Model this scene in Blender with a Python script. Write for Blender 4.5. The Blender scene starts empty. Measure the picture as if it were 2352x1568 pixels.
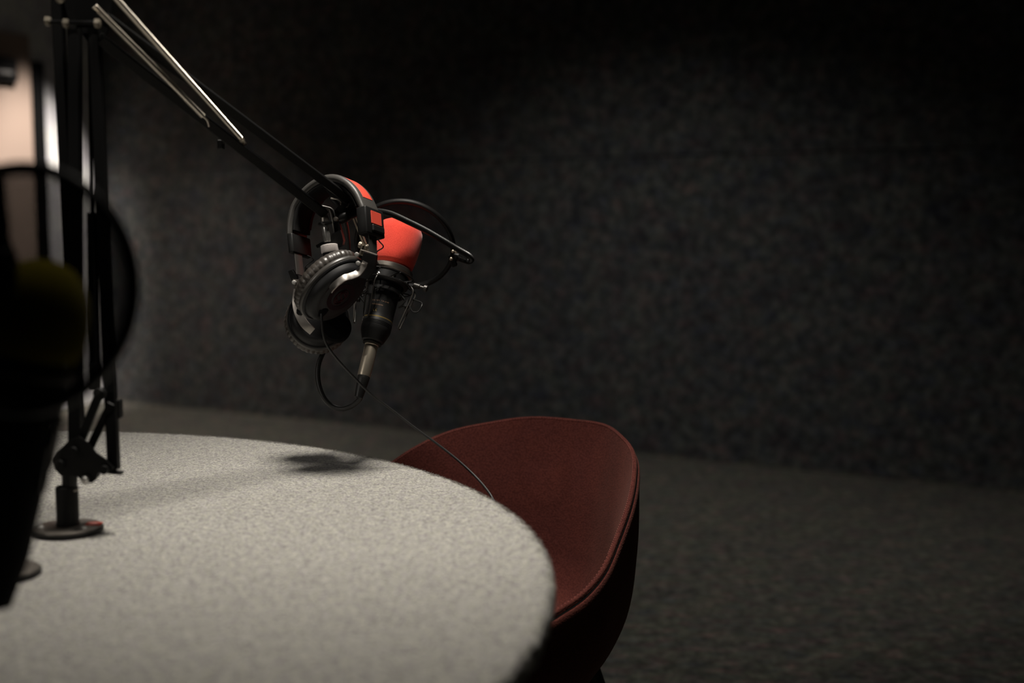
import bpy, bmesh, math, random
import numpy as np
from mathutils import Vector, Matrix
random.seed(7)
SC = bpy.context.scene
COL = SC.collection
PI = math.pi
# ------------------------------------------------------------------ camera
F, YH, CX, CY = 2850.0, 505.0, 1176.0, 784.0      # focal length and horizon of the 2352 x 1568 frame
TZ = 0.74                                          # table top height
HC = 0.355                                         # eye above the table top
CZ = TZ + HC
TH = math.atan((CY - YH) / F)
cam = bpy.data.cameras.new('camera'); co = bpy.data.objects.new('camera', cam); COL.objects.link(co)
cam.sensor_width = 36.0; cam.lens = 36.0 * F / 2352.0
co.location = (0, 0, CZ); co.rotation_euler = (PI / 2 - TH, 0, 0)
cam.clip_start = 0.05; cam.clip_end = 60
cam.dof.use_dof = True; cam.dof.focus_distance = 1.80; cam.dof.aperture_fstop = 2.5; cam.dof.aperture_blades = 0
SC.camera = co
# ------------------------------------------------------------------ world, exposure
w = bpy.data.worlds.new('world'); SC.world = w; w.use_nodes = True
w.node_tree.nodes['Background'].inputs[0].default_value = (0.8, 0.88, 1.0, 1)
w.node_tree.nodes['Background'].inputs[1].default_value = 0.0
SC.view_settings.view_transform = 'Standard'; SC.view_settings.look = 'None'
SC.view_settings.gamma = 1.0; SC.view_settings.exposure = 0.0
try: SC.view_settings.use_curve_mapping = False
except Exception: pass
# ------------------------------------------------------------------ room frame (back wall runs from a far left corner)
S_, C_ = math.sin(TH), math.cos(TH)
def ray(px, py):
    x = (px - CX) / F; u = -(py - CY) / F
    return Vector((x, C_ + S_ * u, -S_ + C_ * u))
def at(px, py, Y):
    d = ray(px, py); return Vector((0, 0, CZ)) + d * (Y / d.y)
def atz(px, py, z):
    d = ray(px, py); return Vector((0, 0, CZ)) + d * ((z - CZ) / d.z)
def onp(px, py, P, n):
    d = ray(px, py); o = Vector((0, 0, CZ)); return o + d * ((P - o).dot(n) / d.dot(n))
def cdir(r, u, t):                                  # right, up, towards the viewer
    return Vector((r, -t * C_ + u * S_, u * C_ + t * S_)).normalized()
A_ = atz(1460, 1040, 0); B_ = atz(2352, 1130, 0)
WD = (B_ - A_).normalized()
k = ray(240, 600); s = Vector((k.x, k.y, 0))
# intersection of the wall line with the vertical plane through pixel column 240
den = WD.x * s.y - WD.y * s.x
tt = -(A_.x * s.y - A_.y * s.x) / den
CN = A_ + WD * tt; CN.z = 0
LD = Vector((WD.y, -WD.x, 0))                       # left wall runs this way, towards the viewer
if LD.y > 0: LD = -LD
WN = LD.copy()                                      # back wall normal into the room
CEIL = 2.9
def room(a, b, z): return CN + WD * a + LD * b + Vector((0, 0, z))
# ------------------------------------------------------------------ lights
def spot(loc, target, energy, angle, blend, radius, col):
    l = bpy.data.lights.new('spot', 'SPOT'); l.energy = energy; l.spot_size = math.radians(angle); l.spot_blend = blend
    l.shadow_soft_size = radius; l.color = col
    o = bpy.data.objects.new('spot', l); COL.objects.link(o); o.location = loc
    o.rotation_euler = (Vector(target) - Vector(loc)).to_track_quat('-Z', 'Y').to_euler()
    return o
KEY = Vector((-0.13, 1.60, CEIL - 0.03))
CORNER = room(0.95, 0.75, CEIL - 0.03)
FLOORL = Vector((-0.15, 4.35, CEIL - 0.03))
WALLL = room(1.0, 0.95, CEIL - 0.03)
FILL = Vector((-2.9, -0.5, 2.62))  # added fill spot, brightens foam and metal from the left
spot(KEY, KEY - Vector((0, 0, 1)), 243, 58, 1.0, 0.22, (1.0, 0.93, 0.83))
spot(CORNER, room(0, 0.50, 0.98), 430, 37, 0.85, 0.05, (1.0, 0.92, 0.86))
spot(FLOORL, FLOORL - Vector((0, 0, 1)), 92, 124, 1.0, 0.06, (1.0, 0.955, 0.93))
spot(WALLL, WALLL - Vector((0, 0, 1)), 120, 76, 1.0, 0.06, (1.0, 0.91, 0.85))
spot(FILL, (-0.22, 1.86, 1.0), 52, 19, 0.9, 0.05, (1.0, 0.93, 0.84))
# ------------------------------------------------------------------ mesh helpers
class MB:
    def __init__(s): s.bm = bmesh.new()
    def box(s, c, size, X=None, Y=None, Z=None, bev=0.0, seg=1):
        X = Vector(X or (1, 0, 0)).normalized()
        if Y is None:
            Z = Vector(Z or (0, 0, 1)); Y = Z.cross(X).normalized(); Z = X.cross(Y).normalized()
        else:
            Y = Vector(Y); Y = (Y - X * Y.dot(X)).normalized(); Z = X.cross(Y)
        r = bmesh.ops.create_cube(s.bm, size=1.0)
        m = Matrix.Translation(Vector(c)) @ Matrix((X, Y, Z)).transposed().to_4x4() @ Matrix.Diagonal((size[0], size[1], size[2], 1))
        bmesh.ops.transform(s.bm, matrix=m, verts=r['verts'])
        if bev > 0:
            es = list({e for v in r['verts'] for e in v.link_edges})
            bmesh.ops.bevel(s.bm, geom=es, offset=bev, segments=seg, affect='EDGES', profile=0.5, clamp_overlap=True)
        return s
    def bar(s, a, b, w, h=None, up=(0, 0, 1), bev=0.001):
        a, b = Vector(a), Vector(b); h = h or w; d = (b - a)
        return s.box((a + b) / 2, (d.length, w, h), X=d, Z=up, bev=bev)
    def rings(s, rings, close_u=True, cap0=True, cap1=True):
        V = [[s.bm.verts.new(p) for p in r] for r in rings]
        n = len(V[0])
        for i in range(len(V) - 1):
            for j in range(n if close_u else n - 1):
                k = (j + 1) % n
                s.bm.faces.new((V[i][j], V[i][k], V[i + 1][k], V[i + 1][j]))
        if close_u:
            if cap0: s.bm.faces.new(list(reversed(V[0])))
            if cap1: s.bm.faces.new(V[-1])
        return s
    def loop(s, rings):                              # closed both ways
        V = [[s.bm.verts.new(p) for p in r] for r in rings]; n = len(V[0]); m = len(V)
        for i in range(m):
            for j in range(n):
                k = (j + 1) % n; q = (i + 1) % m
                s.bm.faces.new((V[i][j], V[i][k], V[q][k], V[q][j]))
        return s
    def tube(s, pts, r, seg=10, closed=False, rf=None):
        pts = [Vector(p) for p in pts]; N = len(pts); out = []
        prev = None
        for i, p in enumerate(pts):
            a = pts[i - 1] if (i > 0 or closed) else p
            b = pts[(i + 1) % N] if (i < N - 1 or closed) else p
            t = (b - a).normalized()
            if prev is None:
                h = Vector((0, 0, 1)) if abs(t.z) < .9 else Vector((1, 0, 0))
                u = t.cross(h).normalized()
            else:
                u = (prev - t * prev.dot(t)).normalized()
            prev = u; v = t.cross(u)
            rr = rf(i / (N - 1)) * r if rf else r
            out.append([p + (u * math.cos(2 * PI * j / seg) + v * math.sin(2 * PI * j / seg)) * rr for j in range(seg)])
        if closed: s.loop(out)
        else: s.rings(out)
        return s
    def lathe(s, o, axis, prof, seg=32, sx=1.0, sy=1.0, xd=None, mod=None, cap=True):
        """prof = [(radius, height)...] along axis; sx, sy stretch the section"""
        o = Vector(o); a = Vector(axis).normalized()
        if xd is None: xd = Vector((1, 0, 0)) if abs(a.x) < .9 else Vector((0, 1, 0))
        x = Vector(xd); x = (x - a * x.dot(a)).normalized(); y = a.cross(x)
        R = []
        for (r, h) in prof:
            r = max(r, 1e-5)
            R.append([o + a * h + x * (r * sx * math.cos(2 * PI * j / seg)) * (mod(j / seg, r, h) if mod else 1) +
                      y * (r * sy * math.sin(2 * PI * j / seg)) * (mod(j / seg, r, h) if mod else 1) for j in range(seg)])
        return s.rings(R, cap0=cap, cap1=cap)
    def band(s, pts, wdir, w, t, n=None, ts=None, rnd=0.25, closed=False):
        """rectangular section swept on pts; the section runs from the path along +wdir by w, thickness t across"""
        pts = [Vector(p) for p in pts]; N = len(pts); out = []
        for i, p in enumerate(pts):
            a = pts[max(i - 1, 0)]; b = pts[min(i + 1, N - 1)]
            tg = (b - a).normalized(); W = Vector(wdir); W = (W - tg * W.dot(tg)).normalized(); u = W.cross(tg).normalized()
            th = (ts(i / (N - 1)) if ts else 1) * t; c = min(th, w) * rnd
            sec = [(c, -th / 2), (w - c, -th / 2), (w - c * .3, -th / 2 + c * .3), (w, -th / 2 + c), (w, th / 2 - c), (w - c * .3, th / 2 - c * .3),
                   (w - c, th / 2), (c, th / 2), (c * .3, th / 2 - c * .3), (0, th / 2 - c), (0, -th / 2 + c), (c * .3, -th / 2 + c * .3)]
            out.append([p + W * q[0] + u * q[1] for q in sec])
        return s.rings(out)
    def raw(s, verts, faces):
        V = [s.bm.verts.new(v) for v in verts]
        for f in faces: s.bm.faces.new([V[i] for i in f])
        return s
def spline(P, n):
    P = [Vector(p) for p in P]; out = []
    Q = [P[0] * 2 - P[1]] + P + [P[-1] * 2 - P[-2]]
    for i in range(1, len(Q) - 2):
        for k in range(n):
            t = k / n; a, b, c, d = Q[i - 1], Q[i], Q[i + 1], Q[i + 2]
            out.append(0.5 * ((2 * b) + (c - a) * t + (2 * a - 5 * b + 4 * c - d) * t * t + (3 * b - a - 3 * c + d) * t ** 3))
    out.append(P[-1].copy()); return out
ORG = {}
def link(name, mb, mat, parent=None, angle=35, kind=None, label=None):
    me = bpy.data.meshes.new(name)
    org = ORG.get(parent.name, Vector()) if parent else Vector()
    if org.length: bmesh.ops.translate(mb.bm, verts=mb.bm.verts, vec=-org)
    bmesh.ops.recalc_face_normals(mb.bm, faces=mb.bm.faces)
    mb.bm.to_mesh(me); mb.bm.free()
    me.materials.append(mat)
    me.polygons.foreach_set('use_smooth', [True] * len(me.polygons))
    if angle is not None and len(me.polygons) < 200000: me.set_sharp_from_angle(angle=math.radians(angle))
    o = bpy.data.objects.new(name, me); COL.objects.link(o)
    if parent: o.parent = parent; ORG[o.name] = org
    if kind: o['kind'] = kind
    if label: o['label'] = label
    return o
def thing(name, loc, label, cat, group=None):
    o = bpy.data.objects.new(name, None); COL.objects.link(o); o.location = loc; o.empty_display_size = .05
    ORG[o.name] = Vector(loc); o['label'] = label; o['category'] = cat
    if group: o['group'] = group
    return o
def struct(name, mb, mat, angle=35): return link(name, mb, mat, None, angle, 'structure')
# ------------------------------------------------------------------ materials
def mat(name, col, rough=.5, metal=0., spec=.5, sheen=0., bump=None, **kw):
    m = bpy.data.materials.new(name); m.use_nodes = True; nt = m.node_tree; b = nt.nodes['Principled BSDF']
    b.inputs['Base Color'].default_value = (*col, 1); b.inputs['Roughness'].default_value = rough
    b.inputs['Metallic'].default_value = metal; b.inputs['Specular IOR Level'].default_value = spec
    if sheen: b.inputs['Sheen Weight'].default_value = sheen
    tc = nt.nodes.new('ShaderNodeTexCoord')
    nz = nt.nodes.new('ShaderNodeTexNoise'); nz.inputs['Scale'].default_value = kw.get('nscale', 60); nz.inputs['Detail'].default_value = 4
    nt.links.new(tc.outputs['Object'], nz.inputs['Vector'])
    mr = nt.nodes.new('ShaderNodeMapRange'); mr.inputs['To Min'].default_value = max(rough - kw.get('rv', .06), .02); mr.inputs['To Max'].default_value = min(rough + kw.get('rv', .06), 1)
    nt.links.new(nz.outputs['Fac'], mr.inputs['Value']); nt.links.new(mr.outputs['Result'], b.inputs['Roughness'])
    if bump:
        n2 = nt.nodes.new('ShaderNodeTexNoise'); n2.inputs['Scale'].default_value = bump[0]; n2.inputs['Detail'].default_value = 3
        nt.links.new(tc.outputs['Object'], n2.inputs['Vector'])
        bp = nt.nodes.new('ShaderNodeBump'); bp.inputs['Strength'].default_value = bump[1]; bp.inputs['Distance'].default_value = bump[2]
        nt.links.new(n2.outputs['Fac'], bp.inputs['Height']); nt.links.new(bp.outputs['Normal'], b.inputs['Normal'])
    return m
def ramp(nt, stops, src):
    r = nt.nodes.new('ShaderNodeValToRGB'); e = r.color_ramp.elements
    e[0].position, e[0].color = stops[0][0], (*stops[0][1], 1); e[1].position, e[1].color = stops[-1][0], (*stops[-1][1], 1)
    for p, c in stops[1:-1]:
        q = e.new(p); q.color = (*c, 1)
    nt.links.new(src, r.inputs['Fac']); return r
def noise(nt, src, scale, detail=3, rough=.6, stretch=None):
    n = nt.nodes.new('ShaderNodeTexNoise'); n.inputs['Scale'].default_value = scale; n.inputs['Detail'].default_value = detail; n.inputs['Roughness'].default_value = rough
    if stretch:
        mp = nt.nodes.new('ShaderNodeMapping'); mp.inputs['Scale'].default_value = stretch
        nt.links.new(src, mp.inputs['Vector']); src = mp.outputs['Vector']
    nt.links.new(src, n.inputs['Vector']); return n
def mixc(nt, fac, a, b, mode='MIX'):
    m = nt.nodes.new('ShaderNodeMix'); m.data_type = 'RGBA'; m.blend_type = mode
    for sock, v in ((m.inputs['Factor'], fac), (m.inputs['A'], a), (m.inputs['B'], b)):
        if isinstance(v, (int, float)): sock.default_value = v
        elif isinstance(v, tuple): sock.default_value = (*v, 1)
        else: nt.links.new(v, sock)
    return m.outputs['Result']
def felt(name, dark, mid, light, fine, coarse, bumpd, tint=None):
    m = mat(name, mid, .95, 0, .15, sheen=.12); nt = m.node_tree; b = nt.nodes['Principled BSDF']
    g = nt.nodes.new('ShaderNodeNewGeometry').outputs['Position']
    a = noise(nt, g, fine, 4, .75); c = noise(nt, g, coarse, 3, .6)
    r1 = ramp(nt, [(.28, dark), (.46, mid), (.66, light)], a.outputs['Fac'])
    r2 = ramp(nt, [(.3, (.74, .71, .75)), (.45, (.93, .92, .95)), (.56, (1.0, 1.01, .96)), (.7, (1.16, 1.14, 1.09))], c.outputs['Fac'])
    res = mixc(nt, 1.0, r1.outputs['Color'], r2.outputs['Color'], 'MULTIPLY')
    if tint:
        t = noise(nt, g, tint[0], 3, .6, tint[1]); rt = ramp(nt, tint[2], t.outputs['Fac'])
        res = mixc(nt, 1.0, res, rt.outputs['Color'], 'MULTIPLY')
    nt.links.new(res, b.inputs['Base Color'])
    bp = nt.nodes.new('ShaderNodeBump'); bp.inputs['Strength'].default_value = .8; bp.inputs['Distance'].default_value = bumpd
    nt.links.new(a.outputs['Fac'], bp.inputs['Height']); nt.links.new(bp.outputs['Normal'], b.inputs['Normal'])
    return m
M = {}
M['table_felt'] = felt('light_grey_table_felt', (.070, .068, .066), (.32, .312, .293), (.62, .605, .565), 360, 115, .0016)
M['carpet_wall'] = felt('charcoal_wall_carpet', (.026, .027, .028), (.070, .071, .073), (.155, .150, .147), 24, 7, .005,
                        (11, (1, 1, 1.8), [(.34, (.78, .86, 1.0)), (.47, (.92, 1.0, .92)), (.56, (1.0, .97, .95)), (.68, (1.28, 1.02, .96))]))
M['carpet_floor'] = felt('charcoal_floor_carpet', (.030, .027, .024), (.080, .072, .066), (.175, .158, .145), 27, 6, .005,
                         (12, (1, 2.2, 1), [(.34, (.72, .85, .88)), (.47, (.88, 1.02, .80)), (.56, (1.0, .97, .92)), (.68, (1.38, 1.03, .95))]))
M['light_felt'] = felt('pale_grey_wall_felt', (.52, .51, .50), (.70, .69, .68), (.82, .81, .80), 40, 7, .002)
M['ceiling'] = mat('dark_grey_ceiling_paint', (.12, .12, .12), .9)
M['cream'] = mat('cream_painted_door', (.36, .27, .215), .55, bump=(40, .1, .001))
M['matt_black'] = mat('black_rubber_trim', (.003, .003, .003), .8, 0, .1)
M['black_metal'] = mat('black_powder_coated_steel', (.006, .006, .006), .45, 0, .28, nscale=300, rv=.08, bump=(900, .15, .0003))
M['bar_metal'] = mat('black_square_tube', (.004, .004, .004), .45, 0, .18, nscale=200)
M['satin'] = mat('satin_grey_metal', (.36, .335, .31), .42, 1.0)
M['cushion'] = mat('black_foam_cushion', (.010, .010, .010), .85, 0, .15)
M['housing'] = mat('black_cup_housing', (.009, .009, .010), .5, 0, .3)
M['cup_edge'] = mat('dark_grey_cup_edge', (.05, .046, .042), .34, 0, .6)
M['hoop'] = mat('black_hoop_plastic', (.005, .005, .005), .5, 0, .25)
M['gloss_black'] = mat('glossy_black_plastic', (.010, .010, .010), .33, 0, .45)
M['plastic'] = mat('satin_black_plastic', (.009, .009, .009), .5, 0, .28, bump=(1200, .15, .0002))
M['dim_metal'] = mat('gunmetal_plating', (.26, .235, .21), .40, .85)
M['dark_metal'] = mat('dark_blued_strip', (.06, .056, .052), .4, .3)
M['chrome'] = mat('bright_chrome', (.85, .83, .80), .26, .85, rv=.05)
M['steel'] = mat('spring_steel', (.60, .55, .48), .36, 1.0)
M['brass'] = mat('worn_nickel', (.52, .46, .37), .42, .75, nscale=400, rv=.12)
M['leather'] = mat('black_ear_pad_leather', (.050, .043, .037), .38, 0, .6, nscale=500, bump=(420, .35, .0006))
M['band_leather'] = mat('charcoal_headband_leather', (.06, .057, .053), .42, 0, .5, bump=(700, .35, .0005))
M['red_label'] = mat('red_plastic_label', (.78, .085, .05), .55)
M['red_dark'] = mat('dark_red_print_and_bounce', (.040, .002, .006), .7, 0, .2)
M['rubber'] = mat('black_cable_rubber', (.020, .020, .020), .45, 0, .45)
M['cord'] = mat('black_elastic_cord', (.012, .012, .012), .7)
M['gold'] = mat('gold_print', (.62, .45, .16), .35, .8)
M['white_rivet'] = mat('brushed_aluminium', (.52, .51, .49), .55, .6)
M['knurl'] = mat('knurled_bright_metal', (.86, .80, .77), .5, .35)
M['wire'] = mat('dark_coated_wire', (.035, .032, .028), .35, 0, .6)
M['text'] = mat('dull_gold_lettering', (.22, .125, .07), .6)
def foam(name, c1, c2):
    m = mat(name, c1, .95, 0, .15, sheen=.25); nt = m.node_tree; b = nt.nodes['Principled BSDF']
    g = nt.nodes.new('ShaderNodeNewGeometry').outputs['Position']; a = noise(nt, g, 900, 2, .5)
    r = ramp(nt, [(.35, c2), (.6, c1)], a.outputs['Fac']); nt.links.new(r.outputs['Color'], b.inputs['Base Color'])
    bp = nt.nodes.new('ShaderNodeBump'); bp.inputs['Strength'].default_value = .22; bp.inputs['Distance'].default_value = .0006
    nt.links.new(a.outputs['Fac'], bp.inputs['Height']); nt.links.new(bp.outputs['Normal'], b.inputs['Normal']); return m
M['red_foam'] = foam('red_windscreen_foam', (.86, .082, .050), (.74, .055, .036))
M['yellow_foam'] = foam('yellow_windscreen_foam', (.62, .50, .015), (.5, .40, .012))
def cloth():
    m = mat('burgundy_wool_upholstery', (.2, .04, .03), .9, 0, .12, sheen=.06); nt = m.node_tree; b = nt.nodes['Principled BSDF']
    b.inputs['Sheen Tint'].default_value = (1, .55, .45, 1)
    tc = nt.nodes.new('ShaderNodeTexCoord').outputs['Object']
    wv = nt.nodes.new('ShaderNodeTexVoronoi'); wv.inputs['Scale'].default_value = 420; nt.links.new(tc, wv.inputs['Vector'])
    n = noise(nt, tc, 18, 3)
    r = ramp(nt, [(0.0, (.130, .036, .028)), (.7, (.060, .015, .012))], wv.outputs['Distance'])
    r2 = ramp(nt, [(.3, (.90, .90, .94)), (.7, (1.08, 1.05, 1.0))], n.outputs['Fac'])
    nt.links.new(mixc(nt, 1.0, r.outputs['Color'], r2.outputs['Color'], 'MULTIPLY'), b.inputs['Base Color'])
    bp = nt.nodes.new('ShaderNodeBump'); bp.inputs['Strength'].default_value = .6; bp.inputs['Distance'].default_value = .0007; bp.invert = True
    nt.links.new(wv.outputs['Distance'], bp.inputs['Height']); nt.links.new(bp.outputs['Normal'], b.inputs['Normal']); return m
M['cloth'] = cloth()
M['stitch'] = mat('dusty_red_thread', (.22, .06, .045), .8)
def gauze(name, opac):
    m = bpy.data.materials.new(name); m.use_nodes = True; nt = m.node_tree; nt.nodes.clear()
    o = nt.nodes.new('ShaderNodeOutputMaterial'); t = nt.nodes.new('ShaderNodeBsdfTransparent'); d = nt.nodes.new('ShaderNodeBsdfDiffuse')
    d.inputs['Color'].default_value = (.02, .02, .021, 1); mx = nt.nodes.new('ShaderNodeMixShader')
    tc = nt.nodes.new('ShaderNodeTexCoord'); n = noise(nt, tc.outputs['Object'], 900, 2)
    mr = nt.nodes.new('ShaderNodeMapRange'); mr.inputs['To Min'].default_value = opac - .04; mr.inputs['To Max'].default_value = min(opac + .04, 1)
    nt.links.new(n.outputs['Fac'], mr.inputs['Value']); nt.links.new(mr.outputs['Result'], mx.inputs['Fac'])
    nt.links.new(t.outputs[0], mx.inputs[1]); nt.links.new(d.outputs[0], mx.inputs[2]); nt.links.new(mx.outputs[0], o.inputs['Surface']); return m
M['gauze'] = gauze('black_nylon_mesh', .24)
M['gauze_double'] = gauze('dense_black_nylon_mesh', .69)
def glow(name, col, e):
    m = mat(name, (1, 1, 1)); b = m.node_tree.nodes['Principled BSDF']
    b.inputs['Emission Color'].default_value = (*col, 1); b.inputs['Emission Strength'].default_value = e; return m
M['lamp'] = glow('lit_lamp_glass', (1, .92, .8), 4)
# ------------------------------------------------------------------ the setting
RW, RL = 8.2, 10.4
def slab(a0, a1, b0, b1, z0, z1):
    m = MB(); m.box(room((a0 + a1) / 2, (b0 + b1) / 2, (z0 + z1) / 2), (abs(a1 - a0), abs(b1 - b0), z1 - z0), X=WD, Y=LD); return m
struct('floor', slab(-.12, RW + .12, -.12, RL + .12, -.08, 0), M['carpet_floor'])
struct('ceiling', slab(-.12, RW + .12, -.12, RL + .12, CEIL, CEIL + .08), M['ceiling'])
wb = struct('wall_back', slab(-.12, RW + .12, -.12, -.022, 0, CEIL), M['matt_black'])
wl = struct('wall_left', slab(-.12, 0, -.02, RL, 0, CEIL), M['light_felt'])
struct('wall_right', slab(RW, RW + .12, -.02, RL, 0, CEIL), M['carpet_wall'])
struct('wall_front', slab(0, RW, RL, RL + .12, 0, CEIL), M['carpet_wall'])
# carpet-faced acoustic panels of the back wall, joints where the photograph shows them
def wall_a(px, py=600):                             # distance along the back wall of a pixel column
    p = onp(px, py, CN, WN); return (p - CN).dot(WD)
j1 = wall_a(1090); pw = j1 + .0
cols = [0, j1, j1 + 2.75, RW]
for i in range(3):
    for (z0, z1) in ((0, 1.385), (1.385, CEIL)):
        a0, a1 = cols[i] + .002, cols[i + 1] - .002
        p = MB(); p.box(room((a0 + a1) / 2, -.010, (z0 + z1) / 2), (a1 - a0, .022, z1 - z0 - .004), X=WD, Y=LD, bev=.002)
        link('panel', p, M['carpet_wall'], wb)
# left wall: cream door leaf with its black lock case, black edge profile
def left_b(px, py=300):
    p = onp(px, py, CN, Vector((WD.x, WD.y, 0))); return (p - CN).dot(LD)
def left_z(px, py): return onp(px, py, CN, Vector((WD.x, WD.y, 0))).z
bd = left_b(62, 200)
d1 = MB(); d1.box(room(.018, bd + .47, 1.06), (.036, .94, 2.12), X=WD, Y=LD, bev=.003)
dr = link('door_1', d1, M['cream'], None, kind='structure')
k1 = MB(); bL = left_b(22, 160); zt, zb = left_z(12, 134), left_z(12, 190)
k1.box(room(.052, bL + .07, (zt + zb) / 2), (.032, .14, zt - zb), X=WD, Y=LD, bev=.004)
hk = link('handle_plate', k1, M['gloss_black'], dr)
k2 = MB(); k2.box(room(.075, bL + .09, (zt + zb) / 2 - .02), (.02, .09, .022), X=WD, Y=LD, bev=.004)
link('lever', k2, M['chrome'], hk)
e0, e1 = left_b(95, 300), left_b(68, 300)
t1 = MB(); t1.box(room(.022, (e0 + e1) / 2, left_z(80, 143) / 2), (.044, e1 - e0, left_z(80, 143)), X=WD, Y=LD, bev=.004)
struct('trim_1', t1, M['matt_black'])
for i, (a0, a1, b0, b1) in enumerate(((0, RW, .0, .012),)):
    m_ = MB(); m_.box(room((a0 + a1) / 2, .0065, .004), (a1 - a0, .011, .008), X=WD, Y=LD, bev=.001)
    struct('baseboard_back', m_, M['carpet_floor'])
# recessed downlights (above the frame; they carry the light of the room)
for P, lab in ((KEY, 'round recessed downlight in the ceiling above the felt table'),
               (CORNER, 'round recessed downlight in the ceiling by the cream door'),
               (FLOORL, 'round recessed downlight in the ceiling between chair and back wall'),
               (WALLL, 'round recessed downlight in the ceiling beside the back wall, left of its panel joint')):
    t = thing('ceiling_light', (P.x, P.y, CEIL), lab, 'lamp')
    m_ = MB(); prof = [(.085, 0), (.085, -.006), (.075, -.012), (.062, -.010), (.060, -.002)]
    m_.lathe((P.x, P.y, CEIL), (0, 0, 1), [(r, h) for r, h in prof], 40, cap=False); link('rim', m_, M['black_metal'], t)
    m_ = MB(); m_.lathe((P.x, P.y, CEIL), (0, 0, 1), [(.001, -.004), (.060, -.004), (.060, -.001), (.001, -.001)], 32); link('diffuser', m_, M['lamp'], t)
# added fill spotlight, out of view behind and left of the viewer
t = thing('fill_spotlight', (FILL.x, FILL.y, CEIL), 'added unseen fill spotlight under the ceiling behind the viewer, aimed at the microphone', 'lamp')
td = (Vector((-0.25, 1.8, 1.0)) - FILL).normalized()
m_ = MB(); m_.lathe((FILL.x, FILL.y, FILL.z - .02 + .0), (0, 0, 1), [(.008, .03), (.008, CEIL - FILL.z), (.05, CEIL - FILL.z), (.05, CEIL - FILL.z + .02)], 20); link('stem', m_, M['black_metal'], t)
m_ = MB(); m_.lathe(FILL, td, [(.002, -.13), (.05, -.12), (.055, -.01), (.050, -.01), (.048, -.03), (.001, -.03)], 32); link('lamp_head', m_, M['black_metal'], t)
# ------------------------------------------------------------------ the table
EDGE = [(150, 990), (275, 992), (400, 995), (550, 1003), (640, 1014), (760, 1035), (850, 1052), (930, 1067), (1030, 1100), (1130, 1140),
        (1200, 1192), (1240, 1245), (1262, 1290), (1272, 1330), (1270, 1370), (1258, 1420), (1225, 1475), (1165, 1568)]
E3 = np.array([atz(x, y, TZ)[:2] for x, y in EDGE])
A = np.c_[2 * E3, np.ones(len(E3))]; q = np.linalg.lstsq(A, (E3 ** 2).sum(1), rcond=None)[0]
TC = q[:2]; TR = math.sqrt(q[2] + q[0] ** 2 + q[1] ** 2)
dv = E3 - TC; an = np.arctan2(dv[:, 1], dv[:, 0]); rr = np.hypot(dv[:, 0], dv[:, 1]) - TR
H = [np.cos(2 * an), np.sin(2 * an), np.cos(3 * an), np.sin(3 * an)]
HM = np.stack(H, 1); hc = np.linalg.solve(HM.T @ HM + .25 * np.eye(4), HM.T @ rr)
def trad(a): return TR + hc[0] * math.cos(2 * a) + hc[1] * math.sin(2 * a) + hc[2] * math.cos(3 * a) + hc[3] * math.sin(3 * a)
print('table', TC, TR, hc)
tb = thing('round_table', (TC[0], TC[1], 0), 'large round table with a light grey felt top, standing in front of the burgundy chair', 'table')
NS = 720
m_ = MB(); rg = []
prof = [(-.30, -.026), (-.004, -.026), (-.0008, -.023), (0, -.019), (0, -.006), (-.0012, -.002), (-.004, -.0002), (-.010, 0), (-.03, 0), (-.2, 0), (-.5, 0)]
rnd = random.Random(3); jit = [rnd.uniform(-1, 1) for _ in range(NS)]
for (o, z) in prof:
    ring_ = []
    for j in range(NS):
        a = 2 * PI * j / NS; e = (.0011 * jit[j] + .0008 * math.sin(j * 1.7) + .0009 * math.sin(j * .61)) * (1 if o > -.02 else 0)
        r_ = trad(a) + o + e; ring_.append(Vector((TC[0] + r_ * math.cos(a), TC[1] + r_ * math.sin(a), TZ + z + (.0005 * jit[(j * 7) % NS] if -.02 < o and z > -.01 else 0))))
    rg.append(ring_)
m_.rings(rg); top = link('tabletop', m_, M['table_felt'], tb, angle=60)
# loose fibres of the felt along the rim: real short hairs
fv, ff = [], []
for i in range(30000):
    a = rnd.uniform(-.9, 1.9); dd = abs(rnd.gauss(0, .006)); r_ = trad(a) - dd + .0006
    z = TZ - rnd.uniform(0, .016) if dd < .001 else TZ - .0004
    p = Vector((TC[0] + r_ * math.cos(a), TC[1] + r_ * math.sin(a), z))
    L = rnd.uniform(.0015, .0042); out = Vector((math.cos(a), math.sin(a), 0))
    d = Vector((rnd.gauss(0, .7), rnd.gauss(0, .7), abs(rnd.gauss(.15, .35)))) + out * (.5 if dd < .002 else .1); d.normalize()
    if dd > .002 and d.z < .08: d.z = .12
    sd = d.cross(Vector((rnd.gauss(0, 1), rnd.gauss(0, 1), rnd.gauss(0, 1)))).normalized() * .00013
    b = len(fv); fv += [p - sd, p + sd, p + d * L]; ff.append((b, b + 1, b + 2))
me = bpy.data.meshes.new('felt_fuzz'); o_ = ORG['round_table']
me.from_pydata([tuple(v - o_) for v in fv], [], ff); me.materials.append(M['table_felt'])
fz = bpy.data.objects.new('felt_fuzz', me); COL.objects.link(fz); fz.parent = tb; fz['kind'] = 'stuff'
m_ = MB(); m_.lathe((TC[0], TC[1], 0), (0, 0, 1), [(.34, 0), (.34, .012), (.33, .016), (.06, .022), (.05, .04), (.05, TZ - .05), (.2, TZ - .03), (.2, TZ - .026)], 48)
link('pedestal', m_, M['black_metal'], tb)
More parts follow.
